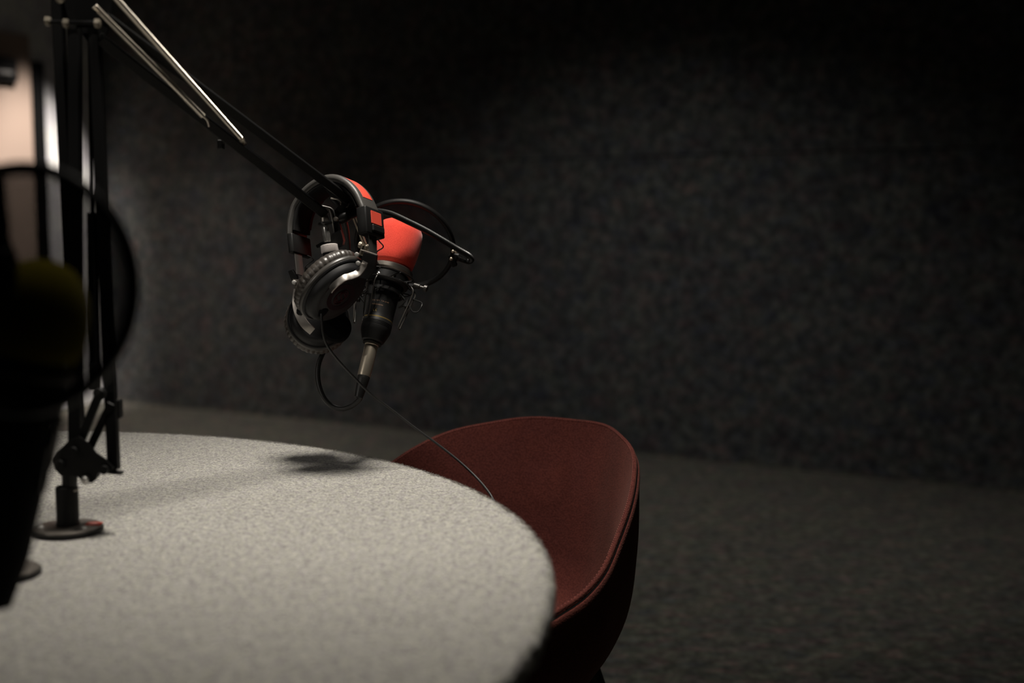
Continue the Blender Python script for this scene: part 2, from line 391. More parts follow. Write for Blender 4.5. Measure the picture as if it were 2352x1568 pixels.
# ------------------------------------------------------------------ the chair
P1 = atz(1060, 972, .75); P2 = atz(1440, 1020, .745)
CR = Vector((P2.x - P1.x, P2.y - P1.y, 0)).normalized(); CF = Vector((CR.y, -CR.x, 0))
if CF.y > 0: CF = -CF
CO = Vector(((P1.x + P2.x) / 2, (P1.y + P2.y) / 2, 0))
def ch(r, f, z): return CO + CR * r + CF * f + Vector((0, 0, z))
half = [(0, -.105, .757), (.075, -.088, .757), (.135, -.040, .748), (.180, .012, .736), (.211, .070, .714), (.232, .128, .685), (.245, .190, .650),
        (.256, .250, .622), (.258, .310, .604), (.252, .370, .594), (.238, .425, .580), (.212, .470, .545), (.165, .500, .495), (.09, .515, .470), (0, .52, .465)]
full = [Vector(p) for p in half] + [Vector((-p[0], p[1], p[2])) for p in reversed(half[1:-1])]
nF = len(full); rim = []
for i in range(nF):                                  # closed Catmull-Rom
    a, b, c, d = full[i - 1], full[i], full[(i + 1) % nF], full[(i + 2) % nF]
    for k_ in range(8):
        t = k_ / 8; rim.append(0.5 * ((2 * b) + (c - a) * t + (2 * a - 5 * b + 4 * c - d) * t * t + (3 * b - a - 3 * c + d) * t ** 3))
def prof_pts(ctrl, n): return spline(ctrl, n)
def shell(o_top, lip, inner, n=8):
    rings_ = []
    cols_ = []
    N = len(rim)
    for i, R in enumerate(rim):
        T = (rim[(i + 1) % N] - rim[i - 1]); T.z = 0; T.normalize()
        o = Vector((T.y, -T.x, 0));
        if o.dot(R - Vector((0, .2, 0))) < 0: o = -o
        C = Vector((0, .21, 0)); Rx = Vector((R.x, R.y, 0)); hgt = R.z - .455
        if inner:
            Sr = C + (Rx - C) * .60 + Vector((0, 0, .460)); Ce = C + (Rx - C) * .01 + Vector((0, 0, .448))
            Mi = C + (Rx - C) * (.93 - .05 * min(hgt / .3, 1)) + Vector((0, 0, .455 + hgt * .62)); Mj = C + (Rx - C) * .80 + Vector((0, 0, .455 + hgt * .20))
            ctl = [R + Vector((0, 0, -.006)), R - o * .001 + Vector((0, 0, -.0012)), R - o * .0045, R - o * .0095 + Vector((0, 0, -.005 - .008 * min(hgt / .3, 1))), Mi, Mj, Sr, Ce]
        else:
            B1 = C + (Rx - C) * .90 + o * .012 + Vector((0, 0, .455 + hgt * .25 - .02)); B2 = C + (Rx - C) * .74 + Vector((0, 0, .415)); B3 = C + (Rx - C) * .4 + Vector((0, 0, .40)); B4 = C + (Rx - C) * .01 + Vector((0, 0, .398))
            ctl = [R - o * .001 + Vector((0, 0, -.012)), R + o * .0005 + Vector((0, 0, -.0092)), R + o * .0030 + Vector((0, 0, -.0105)), R + o * .0045 + Vector((0, 0, -.018)), R + o * .0038 + Vector((0, 0, -.035)), R + o * .002 + Vector((0, 0, -hgt * .35 - .03)), B1, B2, B3, B4]
        cols_.append([ch(p.x, p.y, p.z) for p in spline(ctl, n)])
    return [[cols_[i][k] for i in range(N)] for k in range(len(cols_[0]))]
chair = thing('armchair', (CO.x, CO.y, 0) , 'burgundy fabric tub armchair tucked under the edge of the grey felt table', 'chair')
m_ = MB(); m_.rings(shell(0, 0, True), cap0=False, cap1=True); link('seat_shell', m_, M['cloth'], chair, angle=None, label='inner burgundy upholstery of the tub')
m_ = MB(); m_.rings(shell(0, 0, False), cap0=False, cap1=True); link('outer_shell', m_, M['cloth'], chair, angle=None)
# dark welt in the groove between the two covers
pts = []
N = len(rim)
for i, R in enumerate(rim):
    T = (rim[(i + 1) % N] - rim[i - 1]); T.z = 0; T.normalize(); o = Vector((T.y, -T.x, 0))
    if o.dot(R - Vector((0, .2, 0))) < 0: o = -o
    p = R - o * .0006 + Vector((0, 0, -.0088)); pts.append(ch(p.x, p.y, p.z))
m_ = MB(); m_.tube(pts, .0018, 8, closed=True); link('welt', m_, M['matt_black'], chair)
# stitches: a row of small threads 9 mm inside the rim
m_ = MB(); acc = 0; last = None
for i, R in enumerate(rim):
    T = (rim[(i + 1) % N] - rim[i - 1]); Th = Vector((T.x, T.y, 0)).normalized(); o = Vector((Th.y, -Th.x, 0))
    if o.dot(R - Vector((0, .2, 0))) < 0: o = -o
    nx = rim[(i + 1) % N]; seg_ = (nx - R).length; k_ = max(int(seg_ / .0042), 1)
    for q_ in range(k_):
        B = R.lerp(nx, q_ / k_) - o * .0068 + Vector((0, 0, -.0012)); m_.box(ch(B.x, B.y, B.z), (.0022, .0008, .0007), X=CR * T.x + CF * T.y + Vector((0, 0, T.z)))
link('stitching', m_, M['stitch'], chair, angle=None, kind='stuff')
for sx, sy in ((-1, .40), (1, .40), (-1, .02), (1, .02)):
    m_ = MB(); a = ch(.12 * sx, .21 + (sy - .21) * .8, .41); b = ch(.22 * sx, .21 + (sy - .21) * 1.35, .0)
    m_.tube([a, a.lerp(b, .5), b], .014, 14, rf=lambda t: 1.15 - .4 * t); link('leg', m_, M['black_metal'], chair)
# ------------------------------------------------------------------ boom arms
def helix(a, b, r, wire, turns, seg=12):
    a, b = Vector(a), Vector(b); t = (b - a).normalized(); u = t.cross(Vector((0, 0, 1))).normalized(); v = t.cross(u)
    n = turns * seg
    return [a.lerp(b, i / n) + (u * math.cos(2 * PI * i / seg) + v * math.sin(2 * PI * i / seg)) * r for i in range(n + 1)]
def bolt(mb, p, ax, r, h, head=1.0):
    ax = Vector(ax).normalized()
    mb.lathe(Vector(p) - ax * h / 2, ax, [(r * .9, 0), (r, h * .12), (r, h * .8), (r * .75, h)], 8)
BF = atz(157, 1222, TZ); BY = BF.y
arm = thing('boom_arm', BF, 'black scissor boom arm standing on the round metal base plate, carrying the red-capped microphone', 'microphone arm')
def base(parent, P, s=1.0, sticker=True):
    m_ = MB(); m_.lathe(P, (0, 0, 1), [(.030, 0), (.038, .0005), (.039, .002), (.0388, .0050), (.034, .0056), (.001, .0060)], 56)
    bp = link('base_plate', m_, M['plastic'], parent)
    m_ = MB(); m_.lathe(P + Vector((0, 0, .0056)), (0, 0, 1), [(.0375, 0), (.0368, .0015), (.034, .0026), (.014, .0032), (.001, .0032)], 56)
    link('plate_cover', m_, M['dim_metal'], bp, label='dull metal top disc of the base plate')
    m_ = MB(); m_.lathe(P + Vector((0, 0, .008)), (0, 0, 1), [(.0130, 0), (.0132, .003), (.0125, .005), (.0125, .044), (.0118, .0455), (.0095, .0458), (.0090, .043)], 36)
    link('sleeve', m_, M['plastic'], parent)
    for an_ in (205, 325, 85):
        q_ = P + Vector((math.cos(math.radians(an_)), math.sin(math.radians(an_)), 0)) * .029 + Vector((0, 0, .0085))
        m_ = MB(); m_.lathe(q_, (0, 0, 1), [(.0034, -.001), (.0034, .0008), (.0024, .0022), (.0004, .0026)], 16); link('screw', m_, M['white_rivet'], bp)
    return bp
bp = base(arm, BF)
# small red and white sticker on the plate
q_ = BF + Vector((.0275, .006, .0088)); m_ = MB(); m_.box(q_, (.018, .013, .0003), bev=.0001); st = link('sticker', m_, M['red_label'], bp, label='red sticker with a white line')
m_ = MB(); m_.box(q_ + Vector((0, 0, .0003)), (.012, .003, .0003)); link('sticker_line', m_, mat('white_print', (.8, .8, .78), .5), bp)
Yb = BY
# column and fork
m_ = MB(); m_.tube([BF + Vector((0, 0, .048)), at(160, 1135, Yb), at(160, 1070, Yb)], .0085, 20); link('column', m_, M['black_metal'], arm)
m_ = MB(); m_.lathe(at(158, 1128, Yb), (0, 0, 1), [(.009, 0), (.0108, .001), (.0108, .0024), (.009, .0034)], 30); link('collar', m_, M['dim_metal'], arm)
# fork: two cheek plates with a rounded outline, hub pins
def plate(pts2, Y, th, px_off=0):
    V = [at(x + px_off, y, Y) for x, y in pts2]; n = len(V); nrm = Vector((0, 1, 0)) * th
    return [v - nrm / 2 for v in V] + [v + nrm / 2 for v in V], [tuple(range(n)), tuple(reversed(range(n, 2 * n)))] + [(i, (i + n), ((i + 1) % n) + n, (i + 1) % n) for i in range(n)]
fork = [(160, 1010), (182, 1002), (205, 1018), (222, 1040), (243, 1054), (262, 1074), (256, 1082), (236, 1080), (226, 1086), (222, 1100), (212, 1108), (192, 1106), (178, 1092), (160, 1090), (142, 1092), (128, 1078), (124, 1056), (134, 1036)]
for dy in (-.013, .013):
    m_ = MB(); v, f = plate(fork, Yb + dy, .003); m_.raw(v, f); link('fork_plate', m_, M['black_metal'], arm)
m_ = MB()
for (x, y) in ((208, 1094), (150, 1060), (250, 1072), (180, 1030)):
    m_.lathe(at(x, y, Yb) - Vector((0, .019, 0)), (0, 1, 0), [(.0048, 0), (.0052, .001), (.0052, .004), (.003, .0045), (.003, .0335), (.0052, .034), (.0052, .037), (.0045, .038)], 14)
link('pivot_pins', m_, M['black_metal'], arm)
m_ = MB(); m_.lathe(at(208, 1094, Yb) - Vector((0, .021, 0)), (0, -1, 0), [(.0042, -.002), (.0042, 0), (.003, .0014), (.0005, .0018)], 12); link('pin_head', m_, M['chrome'], arm)
m_ = MB(); m_.box(at(265, 1084, Yb), (.017, .010, .0035), X=(1, 0, -.1), bev=.0008); m_.tube([at(250, 1060, Yb), at(262, 1082, Yb)], .0035, 8); link('foot_pin', m_, M['black_metal'], arm)
BARW = .0115
def sqbar(name, a, b, w=BARW, m='bar_metal', par=None, up=(0, 1, 0)):
    m_ = MB(); m_.bar(a, b, w, w, up=up, bev=.0009); return link(name, m_, M[m], par or arm)
EY = 1.47
sqbar('lower_bar', at(172, 60, EY), at(174, 1052, Yb), .0135)
sqbar('lower_bar', at(217, 66, EY), at(262, 1078, Yb), .0122)
sqbar('lower_bar', at(130, -40, EY + .02), at(182, 1010, Yb + .02), .0120)
# lower springs
for (a, b, dy) in (((205, 40), (218, 868), .012),):
    m_ = MB(); p0, p1 = at(a[0], a[1], EY + dy), at(b[0], b[1], Yb + dy)
    m_.tube(helix(p0.lerp(p1, .55), p1, .0052, .0009, 150, 10), .0009, 5)
    m_.tube([p0, p0.lerp(p1, .55)], .0022, 8); link('lower_spring', m_, M['bar_metal'], arm)
    m_ = MB(); m_.lathe(p1, (p1 - p0), [(.0055, -.018), (.0064, -.016), (.0064, .012), (.0050, .014)], 18); m_.tube(spline([p1, at(222, 903, Yb + .008), at(232, 908, Yb + .005), at(228, 918, Yb)], 5), .0013, 8); link('spring_cap', m_, M['plastic'], arm)
m_ = MB(); m_.bar(at(227, 908, Yb - .004), at(178, 1030, Yb - .004), .0100, .004, up=(0, 1, 0)); m_.lathe(at(227, 906, Yb - .008), (0, 1, 0), [(.0060, 0), (.0068, .001), (.0068, .009), (.006, .010)], 16); link('link_bar', m_, M['black_metal'], arm)
m_ = MB(); m_.bar(at(256, 925, Yb + .006), at(196, 1050, Yb + .006), .0090, .004, up=(0, 1, 0)); link('link_bar', m_, M['black_metal'], arm)
m_ = MB(); m_.box(at(275, 938, Yb), (.0045, .012, .022), Z=(0, 0, 1), bev=.001); link('cable_clip', m_, M['plastic'], arm)
# elbow
elb = [(112, -90), (150, -150), (230, -140), (262, -60), (252, 60), (232, 112), (205, 100), (180, 62), (150, 58), (120, 30)]
for dy in (-.015, .015):
    m_ = MB(); v, f = plate(elb if dy > 0 else [(176, -120), (222, -120), (222, 64), (176, 64)], EY + dy, .003); m_.raw(v, f); link('elbow_plate', m_, M['black_metal'], arm)
m_ = MB(); m_.tube([at(112, 51, EY - .02), at(225, 53, EY - .02)], .0026, 10); ax = link('elbow_axle', m_, M['black_metal'], arm)
for x, y in ((110, 49), (152, 54), (224, 54)):
    m_ = MB(); m_.lathe(at(x - 7, y, EY - .02), (1, 0, 0), [(.0035, 0), (.0058, .001), (.0058, .0055), (.0035, .007)], 6); link('nut', m_, M['brass'], ax)
m_ = MB(); m_.lathe(at(140, -2, EY - .02), (0, -1, 0), [(.005, 0), (.0055, .004), (.003, .006)], 12); link('bolt', m_, M['brass'], arm)
# forearm
E1, E2 = at(228, 88, EY - .005), at(745, 490, 1.752)
U1, U2 = at(240, 37, EY + .012), at(802, 459, 1.775)
sqbar('forearm_bar', E1, E2, .0125, up=(.2, -.5, .9))
sqbar('forearm_bar', U1, U2, .0115, up=(.2, -.5, .9))
def fspring(p0, p1, turns):
    m_ = MB(); m_.tube(helix(p0, p1, .0031, .001, turns, 10), .00075, 6); s_ = link('forearm_spring', m_, M['steel'], arm)
    return s_
fspring(at(216, 14, EY - .016), at(466, 266, 1.572), 230)
fspring(at(248, -24, EY - .016), at(552, 317, 1.622), 260)
m_ = MB(); hp = at(554, 322, 1.655)
m_.tube(spline([at(549, 314, 1.622), at(556, 317, 1.622), at(560, 324, 1.626), at(552, 331, 1.632), at(546, 326, 1.632)], 5), .0013, 8)
m_.lathe(at(556, 328, 1.632), (0, -1, 0), [(.002, -.02), (.0046, 0), (.0046, .004), (.002, .005)], 10); link('spring_bolt', m_, M['brass'], arm)
m_ = MB(); m_.tube(spline([at(466, 266, 1.572), at(476, 276, 1.578), at(480, 290, 1.585)], 5), .0014, 8); link('spring_hook', m_, M['steel'], arm)
m_ = MB(); m_.box(at(508, 332, 1.645), (.008, .012, .012), bev=.001); m_.lathe(at(512, 326, 1.63), (.2, -1, 0), [(.0022, -.02), (.0022, .004)], 8); link('clip', m_, M['black_metal'], arm)
# head bracket
HY = 1.765
def flat(name, pts2, Y, th, m='black_metal', par=None):
    m_ = MB(); v, f = plate(pts2, Y, th); m_.raw(v, f); return link(name, m_, M[m], par or arm)
flat('head_plate', [(765, 425), (800, 432), (822, 450), (818, 478), (800, 500), (776, 508), (764, 496), (768, 484), (782, 468), (778, 456), (758, 450), (748, 436)], HY + .012, .004)
m_ = MB(); m_.tube(spline([at(760, 455, HY), at(776, 458, HY - .004), at(783, 463, HY - .004), at(783, 470, HY)], 5), .0011, 8); link('plate_clip', m_, M['dim_metal'], arm)
m_ = MB(); m_.tube(spline([at(795, 476, HY), at(799, 474, HY - .004), at(802, 468, HY)], 4), .0009, 8); link('plate_clip', m_, M['dim_metal'], arm)
# bent sheet strap
strap = spline([at(733, 472, 1.750), at(744, 475, 1.749), at(754, 479, 1.749), at(758, 486, 1.749), at(762, 506, 1.751), at(767, 534, 1.754), at(765, 542, 1.755), at(752, 552, 1.755)], 5)
m_ = MB(); m_.band(strap, (.12, 1, 0), .020, .0016); link('head_strap', m_, M['white_rivet'], arm, label='thin bent metal strap at the arm tip')
# screw through the strap
SC0, SC1 = at(744, 492, 1.752), at(757, 592, 1.742)
sa = (SC1 - SC0).normalized(); L = (SC1 - SC0).length
m_ = MB(); m_.lathe(SC0, sa, [(.0025, -.004), (.0042, -.002), (.0060, .006), (.0066, .010), (.0066, .0115)], 24); link('tip_cone', m_, M['dim_metal'], arm)
m_ = MB(); m_.lathe(SC0, sa, [(.0066, .011), (.0100, .012), (.0100, .014), (.006, .0155)], 28); link('washer', m_, M['gloss_black'], arm)
m_ = MB(); m_.lathe(SC0, sa, [(.0022, .013), (.0028, .016), (.0050, .0185), (.0052, .020), (.0052, .038), (.0046, .0395)], 28); link('tip_shaft', m_, M['chrome'], arm, label='bright chrome shaft')
# lower black yoke
flat('tip_yoke', [(766, 536), (784, 528), (788, 540), (791, 552), (789, 562), (781, 568), (770, 566), (760, 560), (742, 562), (731, 569), (728, 563), (740, 556), (754, 552), (762, 546)], 1.757, .022, 'black_metal')
flat('tip_yoke', [(770, 508), (778, 503), (786, 530), (788, 545), (774, 545)], 1.763, .014, 'black_metal')
m_ = MB(); kc = at(756, 562, 1.748)
m_.lathe(kc, sa, [(.0105, 0), (.0118, .0008), (.0120, .0100), (.0112, .0115)], 96, mod=lambda t, r, h: 1.0 + (.035 if int(t * 96) % 2 else -.02) if r > .011 else 1.0)
link('knurled_knob', m_, M['knurl'], arm, label='bright knurled thumb knob')
m_ = MB(); m_.lathe(kc, sa, [(.0112, .011), (.0108, .016), (.0085, .0205), (.005, .0215), (.0005, .0195)], 40); m_.tube([kc + sa * .021 + (cdir(1, 0, .2) * math.cos(t * .6) + cdir(0, .6, .7) * math.sin(t * .6)) * .005 for t in range(9)], .0006, 6)
link('knob_cap', m_, M['gloss_black'], arm)
# stub going right to the gooseneck
m_ = MB(); g0, g1 = at(770, 507, 1.762), at(820, 486, 1.772)
m_.lathe(g0, g1 - g0, [(.0030, -.004), (.0042, 0), (.0078, .008), (.0082, .018), (.0070, .0215), (.0070, .034)], 28); link('stub', m_, M['gloss_black'], arm)
m_ = MB(); m_.lathe(at(771, 503, 1.752), (0, -1, .1), [(.0035, -.012), (.0035, 0), (.0028, .0015), (.0004, .002)], 14); link('stub_screw', m_, M['dim_metal'], arm)
# ------------------------------------------------------------------ the microphone with red foam
MT = at(924, 512, 1.905); MBt = at(823, 915, 1.785)
ax_ = (MBt - MT); ML = ax_.length; ax_.normalize()
print('mic length', ML, ax_)
def microphone(name, T, a, foam_mat, label, text=True, S=1.0, side=None, K=1.0, dome=False):
    """T = foam top centre, a = unit vector down the microphone"""
    t = thing(name, T + a * .07 * S, label, 'microphone')
    def hK(h): return h * S * (1 if h < .085 else 1 + (K - 1) * (h - .085) / .186)
    xr = side or cdir(0, 0, 1)
    m_ = MB(); m_.lathe(T, a, [(r * S, h * S * (1 if h < .085 else 1 + (K - 1) * (h - .085) / .186 * 1.0)) for r, h in ([(.0005, .0), (.010, .0012), (.019, .005), (.0265, .012), (.0325, .022), (.0362, .035), (.0378, .050), (.0370, .064), (.0325, .074), (.024, .0755)] if dome else []) or [(.0005, .0), (.014, .0006), (.024, .003), (.0305, .0075), (.0345, .014), (.0362, .024), (.0360, .042), (.0345, .058), (.0325, .070), (.0300, .074), (.024, .0755)]], 64); fo = link('windscreen', m_, foam_mat, t, angle=60)
    m_ = MB(); m_.lathe(T, a, [(r * S, h * S * (1 if h < .085 else 1 + (K - 1) * (h - .085) / .186 * 1.0)) for r, h in [(.0245, .070), (.0250, .073), (.0250, .079), (.0228, .084), (.0218, .150), (.0220, .152), (.0220, .160), (.0226, .161), (.0226, .174), (.0214, .178), (.0165, .190), (.0140, .1915), (.0140, .194)]], 64); link('body', m_, M['plastic'], t)
    m_ = MB(); m_.lathe(T, a, [(r * S, h * S * (1 if h < .085 else 1 + (K - 1) * (h - .085) / .186 * 1.0)) for r, h in [(.0215, .1585), (.0223, .1587), (.0223, .1602), (.0215, .1604)]], 64); link('gold_ring', m_, M['gold'] if text else M['plastic'], t, label='thin gold line' if text else None)
    m_ = MB()
    for hh in (.1645, .1665, .1685): m_.lathe(T, a, [(r * S, h * S * (1 if h < .085 else 1 + (K - 1) * (h - .085) / .186 * 1.0)) for r, h in [(.0220, hh), (.0229, hh + .0002), (.0229, hh + .0009), (.0220, hh + .0011)]], 64)
    link('groove_rings', m_, M['gloss_black'], t)
    m_ = MB(); m_.lathe(T, a, [(r * S, h * S * (1 if h < .085 else 1 + (K - 1) * (h - .085) / .186 * 1.0)) for r, h in [(.0088, .190), (.0100, .1915), (.0102, .196), (.0096, .1965), (.0098, .198), (.0098, .238), (.0092, .2405), (.0080, .241)]], 48); link('connector', m_, M['brass'], t, label='nickel cable connector')
    m_ = MB(); m_.lathe(T, a, [(r * S, h * S * (1 if h < .085 else 1 + (K - 1) * (h - .085) / .186 * 1.0)) for r, h in [(.0085, .239), (.0092, .2405), (.0090, .246), (.0072, .262), (.0060, .270), (.0040, .271)]], 40); link('strain_relief', m_, M['rubber'], t)
    if text:
        u = Vector(xr); u = (u - a * u.dot(a)).normalized(); v = a.cross(u)
        if v.x < 0: v = -v
        def surf(ang, h, r=.02195): return T + a * (h * S * (1 if h < .085 else 1 + (K - 1) * (h - .085) / .186 * 1.0)) + (u * math.cos(ang) + v * math.sin(ang)) * (r * S)
        m_ = MB(); rn = random.Random(5)
        for h, a0, a1 in ((.1365, -.62, .52), (.1425, -.58, .20)):      # two worn, unreadable lines
            x = a0
            while x < a1:
                wch = rn.uniform(.03, .055)
                if rn.random() > .16:
                    p = surf(x + wch / 2, h + rn.uniform(-.0003, .0003)); n_ = (p - (T + a * h * S * (1 if h < .085 else 1 + (K - 1) * (h - .085) / .186 * 1.0))).normalized(); tw = a.cross(n_)
                    m_.box(p, (wch * .025 * .35, rn.uniform(.0014, .0022), .0002), X=tw, Y=a)
                    if rn.random() > .4: m_.box(p + tw * wch * .012, (wch * .025 * .6, .0004, .0002), X=tw, Y=a)
                x += wch
        link('lettering', m_, M['text'], t)
        m_ = MB()                                                       # the CE mark
        for k0 in (0, 1):
            c0 = -.32 + k0 * .17
            P = [surf(c0 + .055 * math.cos(g), .1510 + .0019 * math.sin(g), .02220) for g in [math.radians(d) for d in range(60, 301, 20)]]
            m_.tube(P, .00026 * S, 6)
            if k0: m_.tube([surf(c0 - .055, .1510, .02222), surf(c0 + .01, .1510, .02222)], .00026 * S, 6)
        link('lettering', m_, M['gold'], t)
    return t
KL = ML / .271
mic = microphone('microphone', MT, ax_, M['red_foam'], 'black studio microphone with a bright red foam cap, hanging beside the headphones', K=KL)
# ------------------------------------------------------------------ shock mount: clamp ring, outer ring, elastic cords, bent wire legs
def wire_loop(pts, r=.0010): 
    m_ = MB(); m_.tube(spline(pts, 6), r, 8); return m_
def shock(name, T, a, label, group=None, hinge=None, RS=1.0):
    t = thing(name, T + a * .1, label, 'shock mount', group)
    u = cdir(1, 0, 0); u = (u - a * u.dot(a)).normalized(); v = a.cross(u)
    if v.dot(cdir(0, 0, 1)) < 0: v = -v                                # v faces the viewer
    def pt(ang, r, h):
        if RS < 1: r = min(r, .030)
        return T + a * h + (u * math.cos(ang) + v * math.sin(ang)) * r
    # clamp ring with a raised lip
    m_ = MB(); m_.lathe(T, a, [(.0270, .078), (.0325, .0785), (.0345, .0800), (.0345, .0860), (.0325, .0885), (.0285, .0900), (.0270, .0880)], 56, cap=False); link('clamp_ring', m_, M['dim_metal'], t)
    m_ = MB(); m_.lathe(T, a, [(.0272, .091), (.0315, .0915), (.0320, .1040), (.0300, .1060), (.0265, .1065)], 48, cap=False); link('inner_cage', m_, M['plastic'], t)
    for h, r in ((.0925, .0400), (.1060, .0405)):
        m_ = MB(); m_.tube([pt(2 * PI * i / 48, r, h) for i in range(48)], .0011, 8, closed=True); link('outer_ring', m_, M['gloss_black'], t)
    m_ = MB()
    for i in range(8):
        a0 = 2 * PI * i / 8 + .2
        m_.tube([pt(a0, .0405, .0935), pt(a0 + .39, .0320, .1020), pt(a0 + .78, .0405, .1050)], .0011, 6)
        m_.tube([pt(a0 + .1, .0320, .0960), pt(a0 + .45, .0405, .1058)], .0009, 6)
    link('elastic_cord', m_, M['cord'], t)
    # bent wire legs (four long hairpins with outward elbows)
    for i, a0 in enumerate((.15, .62 * PI, 1.02 * PI, 1.55 * PI)):
        s_ = .16
        P = [pt(a0 - s_, .0405, .1050), pt(a0 - s_, .0455, .1120), pt(a0 - s_ * .8, .0440, .1250), pt(a0 - s_ * .8, .0360, .1650), pt(a0, .0350, .1710), pt(a0 + s_ * .8, .0360, .1650), pt(a0 + s_ * .8, .0440, .1250), pt(a0 + s_, .0455, .1120), pt(a0 + s_, .0405, .1050)]
        link('wire_leg', wire_loop(P, .0011), M['wire'], t)
        P = [pt(a0 - .1, .0440, .1200), pt(a0 - .12, .0560, .1220), pt(a0, .0610, .1290), pt(a0 + .02, .0580, .1400), pt(a0 + .06, .0500, .1420), pt(a0 + .1, .0425, .1320)]
        link('side_loop', wire_loop(P, .0010), M['black_metal'], t)
        m_ = MB(); m_.box(pt(a0, .0375, .130), (.010, .006, .014), X=(pt(a0 + .1, .04, .13) - pt(a0 - .1, .04, .13)), Z=a, bev=.001); link('wire_holder', m_, M['plastic'], t)
        m_ = MB(); m_.tube(spline([pt(a0 - .3, .0265, .118), pt(a0 - .15, .036, .128), pt(a0, .0265, .138)], 4), .0012, 6); m_.tube(spline([pt(a0 + .3, .0265, .118), pt(a0 + .15, .036, .128), pt(a0, .0265, .138)], 4), .0012, 6); link('elastic_cord', m_, M['cord'], t)
    m_ = MB(); m_.lathe(T, a, [(.0256, .1150), (.0282, .1155), (.0282, .1200), (.0256, .1205)], 48, cap=False); link('lower_collar', m_, M['plastic'], t)
    # thumbscrew on the right
    p = pt(.10, .041, .098); ax2 = (pt(.10, .06, .101) - pt(.10, .04, .098)).normalized()
    m_ = MB(); m_.lathe(p, ax2, [(.0035, 0), (.0035, .009), (.0022, .010), (.0022, .016), (.0050, .0165), (.0050, .021), (.003, .022)], 16); link('thumbscrew', m_, M['dark_metal'], t)
    for a1 in (1.2, 1.9):
        p = pt(a1, .0320, .1000); m_ = MB(); m_.lathe(p, v, [(.0022, -.002), (.0022, .001), (.0004, .0018)], 10); link('screw', m_, M['chrome'], t)
    return t
sm = shock('shock_mount', MT, ax_, 'black wire shock mount holding the red-capped microphone')
# hinge between arm tip and shock mount (belongs to the mount)
m_ = MB()
m_.bar(at(811, 500, 1.772), at(837, 565, 1.800), .0026, .003, up=(0, 1, 0), bev=.0004); link('hinge_rod', m_, M['brass'], sm)
m_ = MB(); m_.bar(at(817, 498, 1.776), at(841, 560, 1.802), .0022, .003, up=(0, 1, 0), bev=.0004); link('hinge_rod', m_, M['brass'], sm)
m_ = MB(); c0 = at(838, 566, 1.802)
m_.lathe(c0, cdir(.85, -.3, .35), [(.0030, -.010), (.0050, -.009), (.0050, -.004), (.0034, -.003), (.0034, .004), (.0056, .005), (.0060, .009), (.0046, .011)], 20)
m_.lathe(c0 + cdir(-.3, -1, 0) * .004, cdir(-.35, -1, 0), [(.0045, -.005), (.0050, 0), (.0050, .008), (.003, .010)], 16); link('hinge_bolt', m_, M['brass'], sm)
m_ = MB(); m_.bar(at(842, 572, 1.808), at(872, 618, 1.85), .007, .005, bev=.001); link('hinge_block', m_, M['black_metal'], sm)
# ------------------------------------------------------------------ pop filter behind the red foam
def pop(name, loc_c, nrm, rx, tube, label, gz, group=None, upd=(0, 0, 1)):
    t = thing(name, loc_c, label, 'pop filter', group)
    n_ = Vector(nrm).normalized(); x = Vector(upd).cross(n_).normalized(); y = n_.cross(x)
    m_ = MB(); R = []
    for i in range(96):
        an_ = 2 * PI * i / 96; d = x * math.cos(an_) + y * math.sin(an_)
        sec = [(math.cos(k * PI / 6), math.sin(k * PI / 6)) for k in range(12)]
        R.append([loc_c + d * (rx + q[0] * tube * .5) + n_ * (q[1] * tube * .62) for q in sec])
    m_.loop(R); hoop = link('hoop', m_, M['hoop'], t, angle=50)
    for s_ in (-1, 1):
        m_ = MB(); m_.lathe(loc_c + n_ * s_ * tube * .35, n_, [(.0001, 0), (rx * .5, 0), (rx - tube * .3, 0)], 72, cap=False); link('mesh_screen', m_, gz, hoop)
    return t, n_, x, y
PC = at(930, 562, 1.955)
pf, pn, px_, py_ = pop('pop_filter', PC, cdir(.10, .56, -.82), .0765, .0085, 'round black pop filter on a gooseneck, behind the red foam cap', M['gauze'])
# gooseneck with fine windings
gp = spline([at(820, 486, 1.772), at(845, 484, 1.785), at(868, 485, 1.800), at(900, 492, 1.822), (at(940, 510, 1.845)), at(980, 530, 1.868), at(1020, 553, 1.888), at(1052, 572, 1.902), at(1074, 585, 1.915), at(1083, 595, 1.928), at(1076, 600, 1.938), at(1062, 596, 1.942), at(1052, 592, 1.945)], 30)
cum = [0]
for i in range(1, len(gp)): cum.append(cum[-1] + (gp[i] - gp[i - 1]).length)
pitch = .00185; L = cum[-1]; n_pts = int(L / pitch * 6); fine = []; j = 0
for i in range(n_pts + 1):
    s_ = L * i / n_pts
    while j < len(cum) - 2 and cum[j + 1] < s_: j += 1
    fine.append(gp[j].lerp(gp[j + 1], (s_ - cum[j]) / max(cum[j + 1] - cum[j], 1e-9)))
m_ = MB(); m_.tube(fine, .0041, 12, rf=lambda t: 1 + .15 * math.cos(t * n_pts / 6 * 2 * PI)); link('gooseneck', m_, M['gloss_black'], pf)
m_ = MB(); m_.box(at(1046, 590, 1.950), (.013, .012, .012), X=cdir(1, -.2, 0), bev=.002)
m_.box(at(1040, 598, 1.950), (.010, .014, .020), X=cdir(1, .35, 0), bev=.002); link('clamp', m_, M['plastic'], pf)
for x, y in ((1036, 594), (1040, 577), (1048, 578)):
    m_ = MB(); m_.lathe(at(x, y, 1.938), cdir(0, 0, 1), [(.0026, -.004), (.0026, 0), (.0016, .0012), (.0003, .0016)], 12); link('screw', m_, M['brass'], pf)
